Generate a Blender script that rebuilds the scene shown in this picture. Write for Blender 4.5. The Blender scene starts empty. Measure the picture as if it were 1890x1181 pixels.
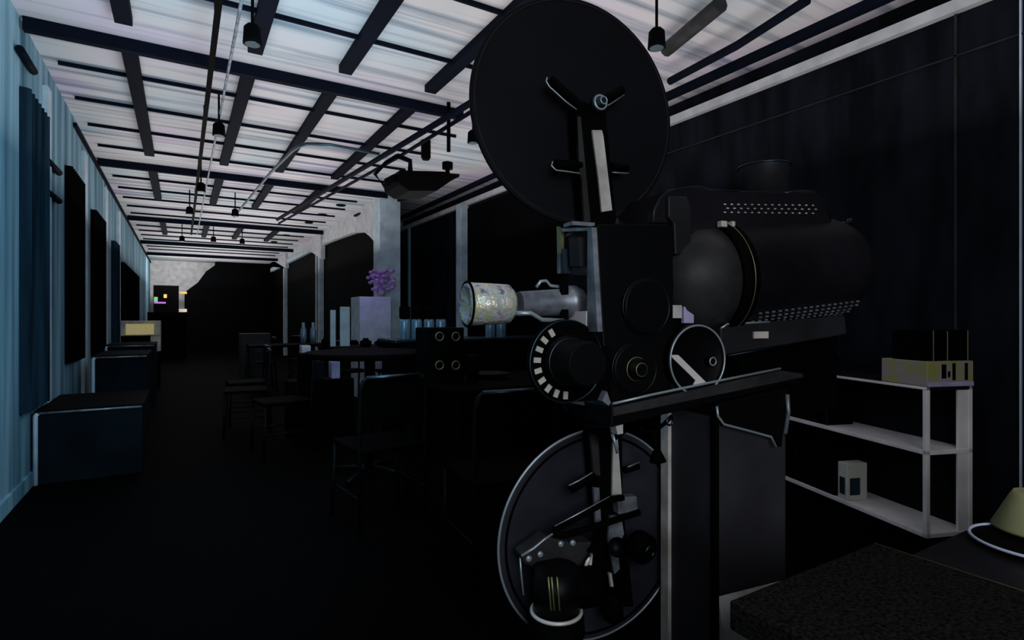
import bpy, bmesh, math, random
from mathutils import Vector, Matrix
random.seed(7)
PI = math.pi
S = bpy.context.scene
COL = S.collection
# ---------------------------------------------------------------- camera
H = 1.2; FPX = 1020.0; YAW = math.radians(30.9); CX, CY = 945.0, 587.0
cd = bpy.data.cameras.new('camera'); cam = bpy.data.objects.new('camera', cd); COL.objects.link(cam)
cd.sensor_width = 36; cd.lens = FPX / 1890 * 36; cd.shift_y = -(590.5 - CY) / 1890
cd.clip_start = 0.02; cd.clip_end = 100
cam.location = (0, 0, H); cam.rotation_euler = (PI / 2, 0, -YAW)
S.camera = cam
# ---------------------------------------------------------------- world, exposure
S.view_settings.view_transform = 'Standard'; S.view_settings.look = 'None'
S.view_settings.gamma = 1; S.view_settings.exposure = 0.0; S.view_settings.use_curve_mapping = False
w = bpy.data.worlds.new('world'); S.world = w; w.use_nodes = True
w.node_tree.nodes['Background'].inputs[0].default_value = (0.35, 0.6, 0.8, 1)
w.node_tree.nodes['Background'].inputs[1].default_value = 0.02

def light(name, kind, loc, energy, color, size=1, size_y=None, target=None, rot=None, spot=None):
    l = bpy.data.lights.new(name, kind); l.energy = energy; l.color = color
    if kind == 'AREA':
        l.size = size
        if size_y: l.shape = 'RECTANGLE'; l.size_y = size_y
    elif kind == 'SPOT':
        l.spot_size = spot or 1.2; l.shadow_soft_size = size; l.spot_blend = 0.6
    else:
        l.shadow_soft_size = size
    o = bpy.data.objects.new(name, l); COL.objects.link(o); o.location = loc
    if target is not None:
        o.rotation_euler = (Vector(target) - Vector(loc)).to_track_quat('-Z', 'Y').to_euler()
    if rot: o.rotation_euler = rot
    return o
# added unseen area lights facing up to brighten the white ceiling, no fittings modelled
light('ceiling_fill_near', 'AREA', (1.5, 3.4, 2.28), 82, (1.0, 0.96, 0.97), 4.4, 7.6, rot=(PI, 0, 0))
light('ceiling_fill_far', 'AREA', (0.9, 11.0, 2.25), 74, (1.0, 0.97, 0.97), 3.2, 7.4, rot=(PI, 0, 0))
light('ceiling_fill_end', 'AREA', (0.8, 18.5, 2.25), 76, (1.0, 0.97, 0.97), 3.0, 7.0, rot=(PI, 0, 0))
# cold daylight from the glazed front behind the camera, falling on the left wall
light('front_window_daylight', 'AREA', (0.7, 2.5, 2.0), 34, (0.36, 0.74, 1.0), 1.0, 1.0, target=(-1.0, 4.3, 1.7))
light('front_fill', 'AREA', (-0.1, -1.6, 1.9), 42, (0.86, 0.93, 1.0), 1.6, 1.6, target=(1.3, 1.3, 0.9))  # added fill behind the camera, brings up highlights on the projector
light('violet_lamp', 'POINT', (2.35, 7.75, 1.55), 1.4, (0.55, 0.25, 1.0), 0.03)
light('far_wall_fill', 'AREA', (-0.1, 20.4, 3.0), 42, (1.0, 0.96, 0.92), 0.8, 0.8, target=(-0.2, 23.0, 1.9))  # added unseen area light that brightens the far wall
light('column_lamp', 'POINT', (4.45, 12.2, 2.7), 4, (0.45, 0.85, 1.0), 0.03)

# ---------------------------------------------------------------- pixel -> point helpers (measuring the photo)
CC, SS = math.cos(YAW), math.sin(YAW)
def ray(u, v):
    a = u - CX; b = CY - v
    return Vector((CC * a + SS * FPX, -SS * a + CC * FPX, b))
def onX(u, v, x): d = ray(u, v); k = x / d.x; return Vector((x, d.y * k, d.z * k + H))
def onY(u, v, y): d = ray(u, v); k = y / d.y; return Vector((d.x * k, y, d.z * k + H))
def onZ(u, v, z): d = ray(u, v); k = (z - H) / d.z; return Vector((d.x * k, d.y * k, z))

# ---------------------------------------------------------------- materials
def mat(name, col, rough=0.6, metal=0.0, spec=0.5, var=0.25, scale=6.0, bump=0.0, emit=None, es=0.0, col2=None, stretch=None, trans=0.0):
    m = bpy.data.materials.new(name); m.use_nodes = True
    nt = m.node_tree; b = nt.nodes['Principled BSDF']
    b.inputs['Roughness'].default_value = rough; b.inputs['Metallic'].default_value = metal
    b.inputs['Specular IOR Level'].default_value = spec
    b.inputs['Transmission Weight'].default_value = trans
    tc = nt.nodes.new('ShaderNodeTexCoord'); mp = nt.nodes.new('ShaderNodeMapping')
    if stretch: mp.inputs['Scale'].default_value = stretch
    nz = nt.nodes.new('ShaderNodeTexNoise'); nz.inputs['Scale'].default_value = scale; nz.inputs['Detail'].default_value = 5
    rp = nt.nodes.new('ShaderNodeValToRGB')
    c2 = col2 or tuple(c * (1 - var) for c in col)
    rp.color_ramp.elements[0].position = 0.35; rp.color_ramp.elements[1].position = 0.65
    rp.color_ramp.elements[0].color = (*c2, 1); rp.color_ramp.elements[1].color = (*col, 1)
    nt.links.new(tc.outputs['Object'], mp.inputs[0]); nt.links.new(mp.outputs[0], nz.inputs[0])
    nt.links.new(nz.outputs[0], rp.inputs[0]); nt.links.new(rp.outputs[0], b.inputs['Base Color'])
    if bump:
        bp = nt.nodes.new('ShaderNodeBump'); bp.inputs['Strength'].default_value = bump; bp.inputs['Distance'].default_value = 0.01
        nt.links.new(nz.outputs[0], bp.inputs['Height']); nt.links.new(bp.outputs[0], b.inputs['Normal'])
    if emit:
        b.inputs['Emission Color'].default_value = (*emit, 1); b.inputs['Emission Strength'].default_value = es
    return m

def lens_mat(m):  # mottled reflections put into the lens colour ramp
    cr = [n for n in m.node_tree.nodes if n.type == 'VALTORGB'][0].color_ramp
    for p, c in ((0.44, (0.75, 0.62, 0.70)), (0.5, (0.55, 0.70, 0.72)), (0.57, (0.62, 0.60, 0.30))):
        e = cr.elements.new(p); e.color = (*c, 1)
def ceiling_mat():
    m = mat('ceiling_white', (0.72, 0.71, 0.74), 0.8, spec=0.1)
    nt = m.node_tree; b = nt.nodes['Principled BSDF']
    tc = nt.nodes.new('ShaderNodeTexCoord')
    n1 = nt.nodes.new('ShaderNodeTexNoise'); n1.inputs['Scale'].default_value = 0.9; n1.inputs['Detail'].default_value = 2
    nt.links.new(tc.outputs['Object'], n1.inputs[0])
    r1 = nt.nodes.new('ShaderNodeValToRGB'); cr = r1.color_ramp
    cr.elements[0].position = 0.3; cr.elements[0].color = (0.56, 0.64, 0.68, 1)
    cr.elements[1].position = 0.72; cr.elements[1].color = (0.68, 0.60, 0.72, 1)
    e = cr.elements.new(0.52); e.color = (0.71, 0.68, 0.68, 1)
    nt.links.new(n1.outputs[0], r1.inputs[0])
    # darker blue-grey bands running across the room
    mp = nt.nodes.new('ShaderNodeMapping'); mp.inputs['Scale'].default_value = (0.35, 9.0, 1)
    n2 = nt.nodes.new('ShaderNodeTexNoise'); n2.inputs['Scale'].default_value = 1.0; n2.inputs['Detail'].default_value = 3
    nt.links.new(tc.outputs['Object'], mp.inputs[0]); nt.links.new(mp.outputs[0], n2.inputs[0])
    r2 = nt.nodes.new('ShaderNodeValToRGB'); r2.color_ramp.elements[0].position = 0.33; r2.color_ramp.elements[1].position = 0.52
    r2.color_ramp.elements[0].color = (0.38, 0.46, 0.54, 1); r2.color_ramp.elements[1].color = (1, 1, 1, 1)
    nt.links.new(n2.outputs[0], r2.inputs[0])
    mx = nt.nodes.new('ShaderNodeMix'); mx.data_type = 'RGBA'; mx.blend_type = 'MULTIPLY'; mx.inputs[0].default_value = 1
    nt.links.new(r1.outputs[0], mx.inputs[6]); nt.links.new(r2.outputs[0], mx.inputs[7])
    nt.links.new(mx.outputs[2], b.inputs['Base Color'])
    return m

M = {
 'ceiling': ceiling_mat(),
 'floor': mat('floor_black', (0.0012, 0.0012, 0.0015), 0.75, spec=0.02),
 'wall_teal': mat('wall_teal', (0.27, 0.44, 0.52), 0.8, spec=0.15, scale=1.5, stretch=(1, 4, 0.25), col2=(0.05, 0.13, 0.19)),
 'teal_dark': mat('teal_dark_drape', (0.014, 0.035, 0.055), 0.9, spec=0.05, scale=3, stretch=(1, 5, 0.3), var=0.7),
 'wall_dark': mat('wall_dark', (0.0065, 0.008, 0.013), 0.6, spec=0.08, scale=2.2, stretch=(1, 3, 0.8), col2=(0.001, 0.0015, 0.003)),
 'wall_black': mat('wall_black', (0.0012, 0.0015, 0.002), 0.7, spec=0.03),
 'plaster': mat('pale_plaster', (0.55, 0.66, 0.72), 0.8, spec=0.15),
 'far_wall': mat('far_wall_pale', (0.62, 0.62, 0.64), 0.8, spec=0.1),
 'beam': mat('beam_black_blue', (0.004, 0.006, 0.013), 0.7, spec=0.04),
 'matte': mat('matte_black', (0.0012, 0.0012, 0.0014), 0.7, spec=0.03),
 'black': mat('black_enamel', (0.0025, 0.0025, 0.003), 0.45, spec=0.10),
 'disc': mat('spool_disc_black', (0.007, 0.007, 0.009), 0.55, spec=0.06, scale=3),
 'disc2': mat('lower_disc_grey', (0.034, 0.034, 0.046), 0.5, spec=0.10, scale=3, var=0.6),
 'rim': mat('polished_rim', (0.48, 0.55, 0.58), 0.35, metal=0.5),  # for real rims, and for edge highlights built as pale tubes
 'edge': mat('pale_edge_metal', (0.34, 0.37, 0.42), 0.4, metal=0.5, scale=20, var=0.6),  # pale metal, also used where lit edges are put into the colour
 'grey': mat('grey_hammer_paint', (0.036, 0.034, 0.035), 0.5, spec=0.2, scale=10, var=0.5),
 'pedgrey': mat('pedestal_grey', (0.040, 0.038, 0.044), 0.5, spec=0.12, scale=3, var=0.5),
 'dgrey': mat('dark_grey_paint', (0.022, 0.021, 0.024), 0.5, spec=0.2, scale=5, var=0.5),
 'lamp': mat('lamphouse_black', (0.012, 0.011, 0.014), 0.4, spec=0.12, scale=4, var=0.5),
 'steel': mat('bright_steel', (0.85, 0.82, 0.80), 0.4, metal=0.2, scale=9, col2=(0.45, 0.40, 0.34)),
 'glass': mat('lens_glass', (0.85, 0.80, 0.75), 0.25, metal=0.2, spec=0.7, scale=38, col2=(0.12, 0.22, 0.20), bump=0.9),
 'wood': mat('dark_wood', (0.0012, 0.0012, 0.0012), 0.7, spec=0.02, scale=4, stretch=(1, 8, 1)),
 'chrome': mat('dull_chrome', (0.06, 0.10, 0.13), 0.35, metal=1.0),
 'bench': mat('bench_grey_blue', (0.006, 0.010, 0.014), 0.9, spec=0.02, scale=3, var=0.4),
 'bench_edge': mat('bench_edge_piping', (0.62, 0.72, 0.85), 0.6),
 'shelf': mat('shelf_white', (0.85, 0.78, 0.76), 0.5, spec=0.3, scale=4, var=0.25),
 'shelf_back': mat('shelf_back_dark', (0.006, 0.006, 0.008), 0.7, spec=0.05),
 'yellow': mat('yellow_plastic', (0.30, 0.29, 0.08), 0.5, spec=0.2, scale=12, col2=(0.34, 0.25, 0.33)),
 'cone': mat('pale_yellow_shade', (0.36, 0.33, 0.15), 0.6, spec=0.2, scale=4, col2=(0.30, 0.30, 0.15)),
 'white': mat('white_card', (0.6, 0.58, 0.5), 0.6),
 'rimwhite': mat('white_enamel_rim', (0.65, 0.68, 0.85), 0.4),
 'desk': mat('speckled_black_desk', (0.017, 0.016, 0.013), 0.7, spec=0.05, scale=160, col2=(0.001, 0.001, 0.001)),
 'cream': mat('cream_card', (0.85, 0.8, 0.45), 0.6, scale=5, col2=(0.45, 0.35, 0.5)),
 'violet': mat('pale_violet_paint', (0.45, 0.40, 0.62), 0.7, scale=5, var=0.4),
 'bluesteel': mat('blue_steel_can', (0.3, 0.48, 0.62), 0.35, metal=0.4, scale=8, stretch=(6, 6, 0.3), var=0.7),
 'blossom': mat('violet_petals', (0.62, 0.36, 0.85), 0.7, scale=20, var=0.5),
 'gold': mat('brass_ring', (0.35, 0.36, 0.16), 0.4, metal=0.7),
 'glow': mat('lamp_glow', (0.9, 0.85, 0.7), 0.5, emit=(1, 0.85, 0.6), es=0.28),
 'panel_glow': mat('cream_panel_glow', (0.5, 0.45, 0.12), 0.6, scale=6, col2=(0.45, 0.3, 0.5), emit=(0.6, 0.52, 0.2), es=0.35),  # glow added to keep the front of the yellow box bright
 'amber': mat('amber_glow', (0.9, 0.6, 0.2), 0.5, emit=(1, 0.62, 0.2), es=0.3),
 'magenta': mat('magenta_glow', (0.6, 0.2, 0.8), 0.5, emit=(0.5, 0.12, 0.7), es=0.25),
 'green': mat('green_glow', (0.2, 0.7, 0.3), 0.5, emit=(0.15, 0.5, 0.2), es=0.3),
}

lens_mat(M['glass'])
# ---------------------------------------------------------------- mesh helpers
class MB:
    def __init__(s): s.bm = bmesh.new()
    def box(s, c, size, rot=None, bev=0.0):
        r = bmesh.ops.create_cube(s.bm, size=1.0)
        vs = r['verts']
        mtx = Matrix.Translation(Vector(c)) @ (rot.to_4x4() if rot is not None else Matrix()) @ Matrix.Diagonal((*size, 1))
        bmesh.ops.transform(s.bm, matrix=mtx, verts=vs)
        if bev:
            es = list({e for v in vs for e in v.link_edges})
            bmesh.ops.bevel(s.bm, geom=es, offset=bev, segments=2, affect='EDGES', profile=0.5)
        return s
    def bb(s, p0, p1, bev=0.0):
        p0, p1 = Vector(p0), Vector(p1)
        return s.box((p0 + p1) / 2, [abs(p1[i] - p0[i]) for i in range(3)], bev=bev)
    def lathe(s, p0, p1, prof, n=40, caps=True):
        """prof: list of (t along p0->p1 in metres, radius)"""
        p0, p1 = Vector(p0), Vector(p1); ax = (p1 - p0).normalized()
        q = ax.to_track_quat('Z', 'Y').to_matrix()
        rings = []
        for t, r in prof:
            ring = []
            for i in range(n):
                a = 2 * PI * i / n
                ring.append(s.bm.verts.new(p0 + ax * t + q @ Vector((r * math.cos(a), r * math.sin(a), 0))))
            rings.append(ring)
        for A, B in zip(rings, rings[1:]):
            for i in range(n):
                f = s.bm.faces.new((A[i], A[(i + 1) % n], B[(i + 1) % n], B[i])); f.smooth = True
        if caps:
            s.bm.faces.new(list(reversed(rings[0]))); s.bm.faces.new(rings[-1])
        return s
    def cyl(s, p0, p1, r, n=32, bev=0.0):
        L = (Vector(p1) - Vector(p0)).length
        pr = [(0, r), (L, r)] if not bev else [(0, r - bev), (bev, r), (L - bev, r), (L, r - bev)]
        return s.lathe(p0, p1, pr, n)
    def tube(s, pts, r, n=10):
        pts = [Vector(p) for p in pts]
        # smooth corners by Chaikin
        rings = []
        up = None
        for i, p in enumerate(pts):
            d = (pts[min(i + 1, len(pts) - 1)] - pts[max(i - 1, 0)]).normalized()
            if up is None:
                up = Vector((0, 0, 1)) if abs(d.z) < 0.9 else Vector((1, 0, 0))
            a = d.cross(up).normalized(); b = a.cross(d).normalized(); up = b
            rings.append([s.bm.verts.new(p + (a * math.cos(2 * PI * k / n) + b * math.sin(2 * PI * k / n)) * r) for k in range(n)])
        for A, B in zip(rings, rings[1:]):
            for i in range(n):
                f = s.bm.faces.new((A[i], B[i], B[(i + 1) % n], A[(i + 1) % n])); f.smooth = True
        s.bm.faces.new(rings[0]); s.bm.faces.new(list(reversed(rings[-1])))
        return s
    def ring(s, c, axis, R, r, n=48, m=8, a0=0, a1=2 * PI):
        c = Vector(c); q = Vector(axis).normalized().to_track_quat('Z', 'Y').to_matrix()
        full = abs(a1 - a0 - 2 * PI) < 1e-6
        k = n if full else n + 1
        rings = []
        for i in range(k):
            a = a0 + (a1 - a0) * i / n
            d = q @ Vector((math.cos(a), math.sin(a), 0)); z = q @ Vector((0, 0, 1))
            rings.append([s.bm.verts.new(c + d * R + (d * math.cos(2 * PI * j / m) + z * math.sin(2 * PI * j / m)) * r) for j in range(m)])
        for i in range(n if full else n):
            A = rings[i]; B = rings[(i + 1) % k]
            for j in range(m):
                f = s.bm.faces.new((A[j], B[j], B[(j + 1) % m], A[(j + 1) % m])); f.smooth = True
        return s
    def prism(s, pts, off):
        """extrude a planar polygon (list of Vectors) by vector off"""
        off = Vector(off)
        a = [s.bm.verts.new(p) for p in pts]; b = [s.bm.verts.new(Vector(p) + off) for p in pts]
        n = len(pts)
        s.bm.faces.new(a); s.bm.faces.new(list(reversed(b)))
        for i in range(n):
            s.bm.faces.new((a[i], b[i], b[(i + 1) % n], a[(i + 1) % n]))
        return s
    def build(s, name, m, parent=None, bevel=0.0):
        bmesh.ops.recalc_face_normals(s.bm, faces=s.bm.faces)
        me = bpy.data.meshes.new(name); s.bm.to_mesh(me); s.bm.free()
        me.materials.append(M[m])
        o = bpy.data.objects.new(name, me); COL.objects.link(o)
        if parent: o.parent = parent
        if bevel:
            bv = o.modifiers.new('bevel', 'BEVEL'); bv.width = bevel; bv.segments = 2; bv.limit_method = 'ANGLE'
        return o
def tag(o, label=None, cat=None, group=None, kind=None):
    if label: o['label'] = label
    if cat: o['category'] = cat
    if group: o['group'] = group
    if kind: o['kind'] = kind
    return o
def empty(name, loc, rz=0, label=None, cat=None, group=None):
    o = bpy.data.objects.new(name, None); COL.objects.link(o); o.location = loc; o.rotation_euler = (0, 0, rz)
    o.empty_display_size = 0.1
    return tag(o, label, cat, group)
def struct(mb, name, m): return tag(mb.build(name, m), kind='structure')
def copy_tree(o, parent=None):
    c = o.copy(); COL.objects.link(c); c.parent = parent
    for ch in list(o.children): copy_tree(ch, c)
    return c

# ================================================================ SETTING
XL, XR, ZC, YE = -0.93, 3.9, 3.22, 23.0
def slab(a, b, name, m): return struct(MB().bb(a, b), name, m)
slab((-1.3, -1.0, -0.1), (4.3, YE + 0.2, 0.0), 'floor', 'floor')
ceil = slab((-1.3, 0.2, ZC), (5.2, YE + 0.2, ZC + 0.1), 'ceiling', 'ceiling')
# left wall with piers
slab((XL - 0.25, 1.0, 0), (XL, YE, ZC), 'wall_left', 'wall_teal')
def yl(u): return onX(u, 587, XL).y
def zl(u, v): return onX(u, v, XL).z
n = 0
mb = MB()
for k in range(60):      # dark floor-length drapes, folds are geometry
    pass
def drape(u0, u1, z0, z1, m, name, d=0.05):
    y0, y1 = yl(u0), yl(u1)
    k = max(6, int((y1 - y0) / 0.09)); b = MB()
    pts = []
    for i in range(k * 4 + 1):
        t = i / (k * 4); pts.append(Vector((XL + 0.012 + d * 0.5 * (1 + math.sin(t * k * 2 * PI)), y0 + (y1 - y0) * t, z0)))
    poly = pts + [Vector((XL + 0.002, y1, z0)), Vector((XL + 0.002, y0, z0))]
    b.prism(poly, (0, 0, z1 - z0))
    return b.build(name, m)
dr = [(35, 77, 0.56, 2.75, 'teal_dark', 'narrow deep blue drape at the near end of left wall'),
      (119, 146, 0.78, 2.62, 'matte', 'black curtain panel on left wall above the second bench'),
      (167, 187, 0.75, 2.5, 'matte', 'black curtain panel on left wall past the second bench'),
      (205, 214, 0.8, 2.4, 'teal_dark', 'thin dim blue drape further down the left wall'),
      (222, 252, 0.6, 2.2, 'matte', 'furthest black curtain on left wall above the yellow box')]
for u0, u1, z0, z1, m_, lab in dr:
    tag(drape(u0, u1, z0, z1, m_, 'drape'), lab, 'curtain')
def piers():
    for i, (u0, u1, dx) in enumerate([(78, 85, 0.035), (150, 156, 0.03), (190, 195, 0.03), (216, 219, 0.03)]):
        slab((XL, yl(u0), 0), (XL + dx, yl(u1), ZC - 0.2), 'trim_%d' % (i + 1), 'plaster')
piers()
# swagged valance rails on the left wall (dark diagonal bands under the ceiling)
for u0, v0, u1, v1, lab in [(84, 293, 109, 319, 'dark slanting rail high on left wall beside the blue drape'), (84, 352, 109, 371, 'lower dark slanting rail on left wall beside the blue drape'), (36, 90, 62, 132, 'dark slanting rail at the top of left wall near the ceiling')]:
    a, b_ = onX(u0, v0, XL + 0.03), onX(u1, v1, XL + 0.03)
    tag(MB().tube([a, b_], 0.026).build('curtain_rail', 'beam'), lab, 'rail')
slab((XL, 7.0, ZC - 0.10), (XL + 0.03, YE, ZC - 0.06), 'trim_left_cornice', 'beam')
slab((XL, 1.0, 0), (XL + 0.02, YE, 0.10), 'baseboard_left', 'wall_teal')
# right wall
slab((XR, -1.0, 0), (XR + 0.2, 11.16, 2.98), 'wall_right', 'wall_dark')
slab((XR - 0.02, 4.9, 0.0), (XR, 7.85, 2.93), 'wall_right_panel', 'wall_black')
slab((XR - 0.05, -1.0, 2.98), (XR + 0.25, 11.16, 3.05), 'trim_right_ledge', 'far_wall')
slab((XR + 0.1, -1.0, 3.05), (XR + 0.25, 11.16, ZC), 'wall_right_upper', 'wall_dark')
slab((XR - 0.18, -1.0, ZC - 0.06), (XR - 0.12, 11.2, ZC), 'trim_right_rail', 'beam')
# thin seams of the big wall panels
zs = 2.73
slab((XR - 0.012, -1.0, zs), (XR, 4.9, zs + 0.010), 'trim_right_seam', 'dgrey')
slab((XR - 0.012, 1.436, 0.9), (XR, 1.450, 3.0), 'trim_right_joint', 'dgrey')
slab((XR - 0.02, 1.146, 0.0), (XR, 1.153, 3.0), 'trim_right_edge', 'bench_edge')
# white columns on the right
slab((XR - 0.12, 7.86, 0), (XR + 0.1, 8.06, 3.0), 'trim_column_near', 'plaster')
slab((XR - 0.03, 11.16, 0), (XR + 0.3, 11.30, ZC), 'trim_column_mid', 'plaster')
py_ = onX(757, 587, XR).y
slab((XR - 0.04, py_ - 0.03, 0), (XR, py_ + 0.03, 2.98), 'trim_column_slim', 'wall_teal')
slab((XR + 0.9, 11.0, 0), (XR + 1.0, 15.0, ZC), 'wall_alcove', 'plaster')
slab((2.9, 14.4, 0), (XR + 1.0, 14.5, ZC), 'wall_alcove_end', 'plaster')
# far right colonnade: pale columns with haunches, black infill between
def haunch_col(name, x, y, wd=0.16):
    b = MB().bb((x - wd / 2, y - wd / 2, 0), (x + wd / 2, y + wd / 2, ZC))
    b.prism([Vector((x + 0.02, y + wd / 2, ZC - 0.55)), Vector((x + 0.02, y + wd / 2 + 0.8, ZC - 0.06)), Vector((x + 0.02, y + wd / 2 + 0.8, ZC)), Vector((x + 0.02, y + wd / 2, ZC))], (0.14, 0, 0))
    return struct(b, name, 'plaster')
XP = 2.9
for i, (u, wd_) in enumerate(((714, 0.34), (594, 0.15), (528, 0.15))):
    p = onX(u, 587, XP); haunch_col('trim_column_%d' % (i + 1), XP, p.y, wd_)
y0 = onX(692, 587, XP).y
struct(MB().bb((XP + 0.03, y0 + 0.2, 0), (XP + 0.1, YE, 2.92)), 'wall_partition', 'wall_black')
struct(MB().bb((XP - 0.05, y0, 2.92), (XP + 0.2, YE, 3.05)), 'trim_partition_head', 'plaster')
# pale headers with haunches over the three dark openings
for i, low in enumerate(([(596, 450), (622, 440), (650, 430), (672, 428), (682, 436), (697, 453)],
                         [(531, 476), (550, 467), (566, 462), (578, 467), (592, 478)],
                         [(402, 492), (425, 484), (470, 482), (508, 483), (527, 495)])):
    lo = [onX(u, v, XP - 0.085) for u, v in low]
    struct(MB().prism(lo + [Vector((p.x, p.y, ZC - 0.001)) for p in reversed(lo)], (0.10, 0, 0)), 'trim_haunch_%d' % (i + 1), 'far_wall')
# far wall
slab((XL - 0.2, YE, 0), (6.2, YE + 0.2, ZC), 'wall_far', 'far_wall')
slab((1.05, YE - 0.7, 0), (2.92, YE - 0.1, ZC - 0.02), 'wall_far_screen', 'wall_black')
struct(MB().prism([Vector(q) for q in ((0.1, YE - 0.7, 0), (1.049, YE - 0.7, 0), (1.049, YE - 0.7, 3.1), (0.75, YE - 0.7, 2.85), (0.5, YE - 0.7, 2.45), (0.1, YE - 0.7, 2.1))], (0, 0.6, 0)), 'wall_far_low_screen', 'wall_black')

# ceiling beams and joists
i = 0
for yb in (4.87, 8.68, 13.2, 17.2, 20.2):
    i += 1
    slab((XL + 0.02, yb - 0.03, 3.13), (2.35 if yb < 6 else 2.85, yb + 0.03, ZC), 'trim_beam_%d' % i, 'beam')
yj = 1.55
k = 0
while yj < 20:
    if min(abs(yj - b_) for b_ in (4.87, 8.68, 13.2, 17.2, 20.2)) > 0.3:
        k += 1
        slab((XL + 0.1, yj - 0.010, ZC - 0.03), (2.6, yj + 0.010, ZC), 'trim_joist_%d' % k, 'beam')
    yj += 0.80
bays = [(1.3, 4.5, 'nearest bay'), (4.98, 8.0, 'second bay'), (8.85, 10.9, 'third bay'), (13.4, 15.4, 'fourth bay')]
cols = [(-0.33, 'leftmost'), (0.47, 'second from left'), (1.13, 'third from left'), (1.86, 'rightmost')]
proto = MB().box((0, 0, -0.03), (0.10, 1, 0.06)).build('ceiling_bar', 'beam')
first = True
for y0_, y1_, bn in bays:
    for x, cn in cols:
        o = proto if first else proto.copy()
        if not first: COL.objects.link(o)
        first = False
        o.location = (x, (y0_ + y1_) / 2, ZC - 0.0); o.scale = (1, y1_ - y0_, 1)
        tag(o, 'dark straight ceiling bar, %s of four in the %s from the camera' % (cn, bn), 'ceiling bar', 'dark bars running along the ceiling')

# ================================================================ CEILING FITTINGS
def pipe(name, pts, z, r, m, lab, cat='pipe'):
    P_ = [onZ(u, v, z) for u, v in pts]
    return tag(MB().tube(P_, r).build(name, m), lab, cat)
t = empty('track_rail', (0.2, 3.0, ZC - 0.2), 0, 'long black lighting track running down the left half of the ceiling', 'lighting track')
o = MB().bb((0.17, 1.2, -0.0), (0.205, 14, 0.03)); o = o.build('rail', 'matte'); o.location = (-0.2 + 0.0, -3.0, 0.0); o.parent = t
o = MB().tube([(0.30, 1.2, 0.02), (0.30, 14, 0.02)], 0.010).build('conduit', 'edge'); o.location = (-0.2, -3.0, 0); o.parent = t
for yy in (2, 4, 6, 8, 10, 12):
    o = MB().bb((0.18, yy, 0.02), (0.195, yy + 0.02, 0.2)).build('hanger', 'matte', t); o.location = (-0.2, -3.0, 0)
spots = [(466, 63, 2.9, 'largest black spotlight, hung on the track at the top of the picture'),
         (404, 238, 2.9, 'black spotlight on the track above the conduit bend, second from the camera'),
         (371, 345, 2.9, 'black spotlight on the track, third from the camera'),
         (350, 388, 2.9, 'black spotlight on the track, fourth and furthest of its run'),
         (434, 392, 2.9, 'black spotlight at the lower end of the bent conduit'),
         (336, 440, 2.9, 'small dark spotlight far down the room left of the others'),
         (394, 441, 2.9, 'round dark spotlight far down the room under the third beam'),
         (447, 445, 2.9, 'round dark spotlight far down the room above the black partition')]
sp0 = None
for u, v, z, lab in spots:
    p = onZ(u, v, z)
    s_ = min(1.0, 1.0)
    if sp0 is None:
        sp0 = empty('track_spotlight', p, 0)
        MB().lathe((0, 0, 0.055), (0, 0, -0.06), [(0, 0.03), (0.02, 0.048), (0.09, 0.052), (0.115, 0.054)], 24).build('head', 'matte', sp0)
        MB().cyl((0, 0, 0.055), (0, 0, 0.32), 0.009, 12).build('stem', 'matte', sp0)
        MB().cyl((-0.0, 0, -0.058), (0, 0, -0.064), 0.042, 20).build('lens', 'chrome', sp0)
        r_ = sp0
    else:
        r_ = copy_tree(sp0); r_.location = p
    tag(r_, lab, 'spotlight', 'spotlights under the ceiling')
# recessed downlights in a line
dl0 = None
for i, (u, v) in enumerate([(667, 358), (629, 380), (595, 397), (570, 412), (548, 424), (528, 435), (506, 447)]):
    p = onZ(u, v, ZC - 0.02)
    if dl0 is None:
        dl0 = MB().lathe((0, 0, 0), (0, 0, 0.02), [(0, 0.075), (0.012, 0.085), (0.02, 0.085)], 24).build('downlight', 'matte'); o = dl0
    else:
        o = dl0.copy(); COL.objects.link(o)
    o.location = p
    nm = ['nearest', 'second', 'third', 'fourth', 'fifth', 'sixth', 'furthest'][i]
    tag(o, 'round black ceiling downlight in the row left of the hanging projector, %s from the camera' % nm, 'downlight', 'downlights in a row')
pipe('bent_conduit', [(432, 400), (450, 378), (500, 318), (540, 278), (552, 270), (566, 265), (610, 267), (700, 284)], 3.0, 0.017, 'chrome', 'thin metal conduit bending across the middle of the ceiling')
pipe('cable_tray', [(905, 168), (700, 292), (512, 405)], 3.0, 0.03, 'beam', 'thick dark pipe running along the ceiling towards the far wall, left of the pair')
pipe('ceiling_pipe', [(880, 200), (735, 290), (515, 412)], 3.02, 0.02, 'beam', 'thinner dark pipe running beside the thick one, right of the pair')
pipe('ceiling_pipe', [(1490, 0), (1360, 84), (1236, 150)], 3.1, 0.03, 'beam', 'dark straight pipe on the ceiling at the upper right above the lamp house')
pipe('ceiling_pipe', [(1330, 8), (1230, 92)], 3.12, 0.05, 'grey', 'broad grey pipe on the ceiling at the upper right beside the top disc')
pipe('ceiling_pipe', [(655, 398), (740, 368), (800, 352)], 3.12, 0.025, 'beam', 'short dark pipe on the ceiling below the hanging projector')
# spotlights behind the disc, right
for u, v, lab in [(1212, 70, 'black spotlight at the right rim of the upper disc'), (873, 252, 'black lamp head at the left rim of the upper disc')]:
    r_ = copy_tree(sp0); r_.location = onZ(u, v, 2.9); tag(r_, lab, 'spotlight', 'spotlights under the ceiling')

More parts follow.
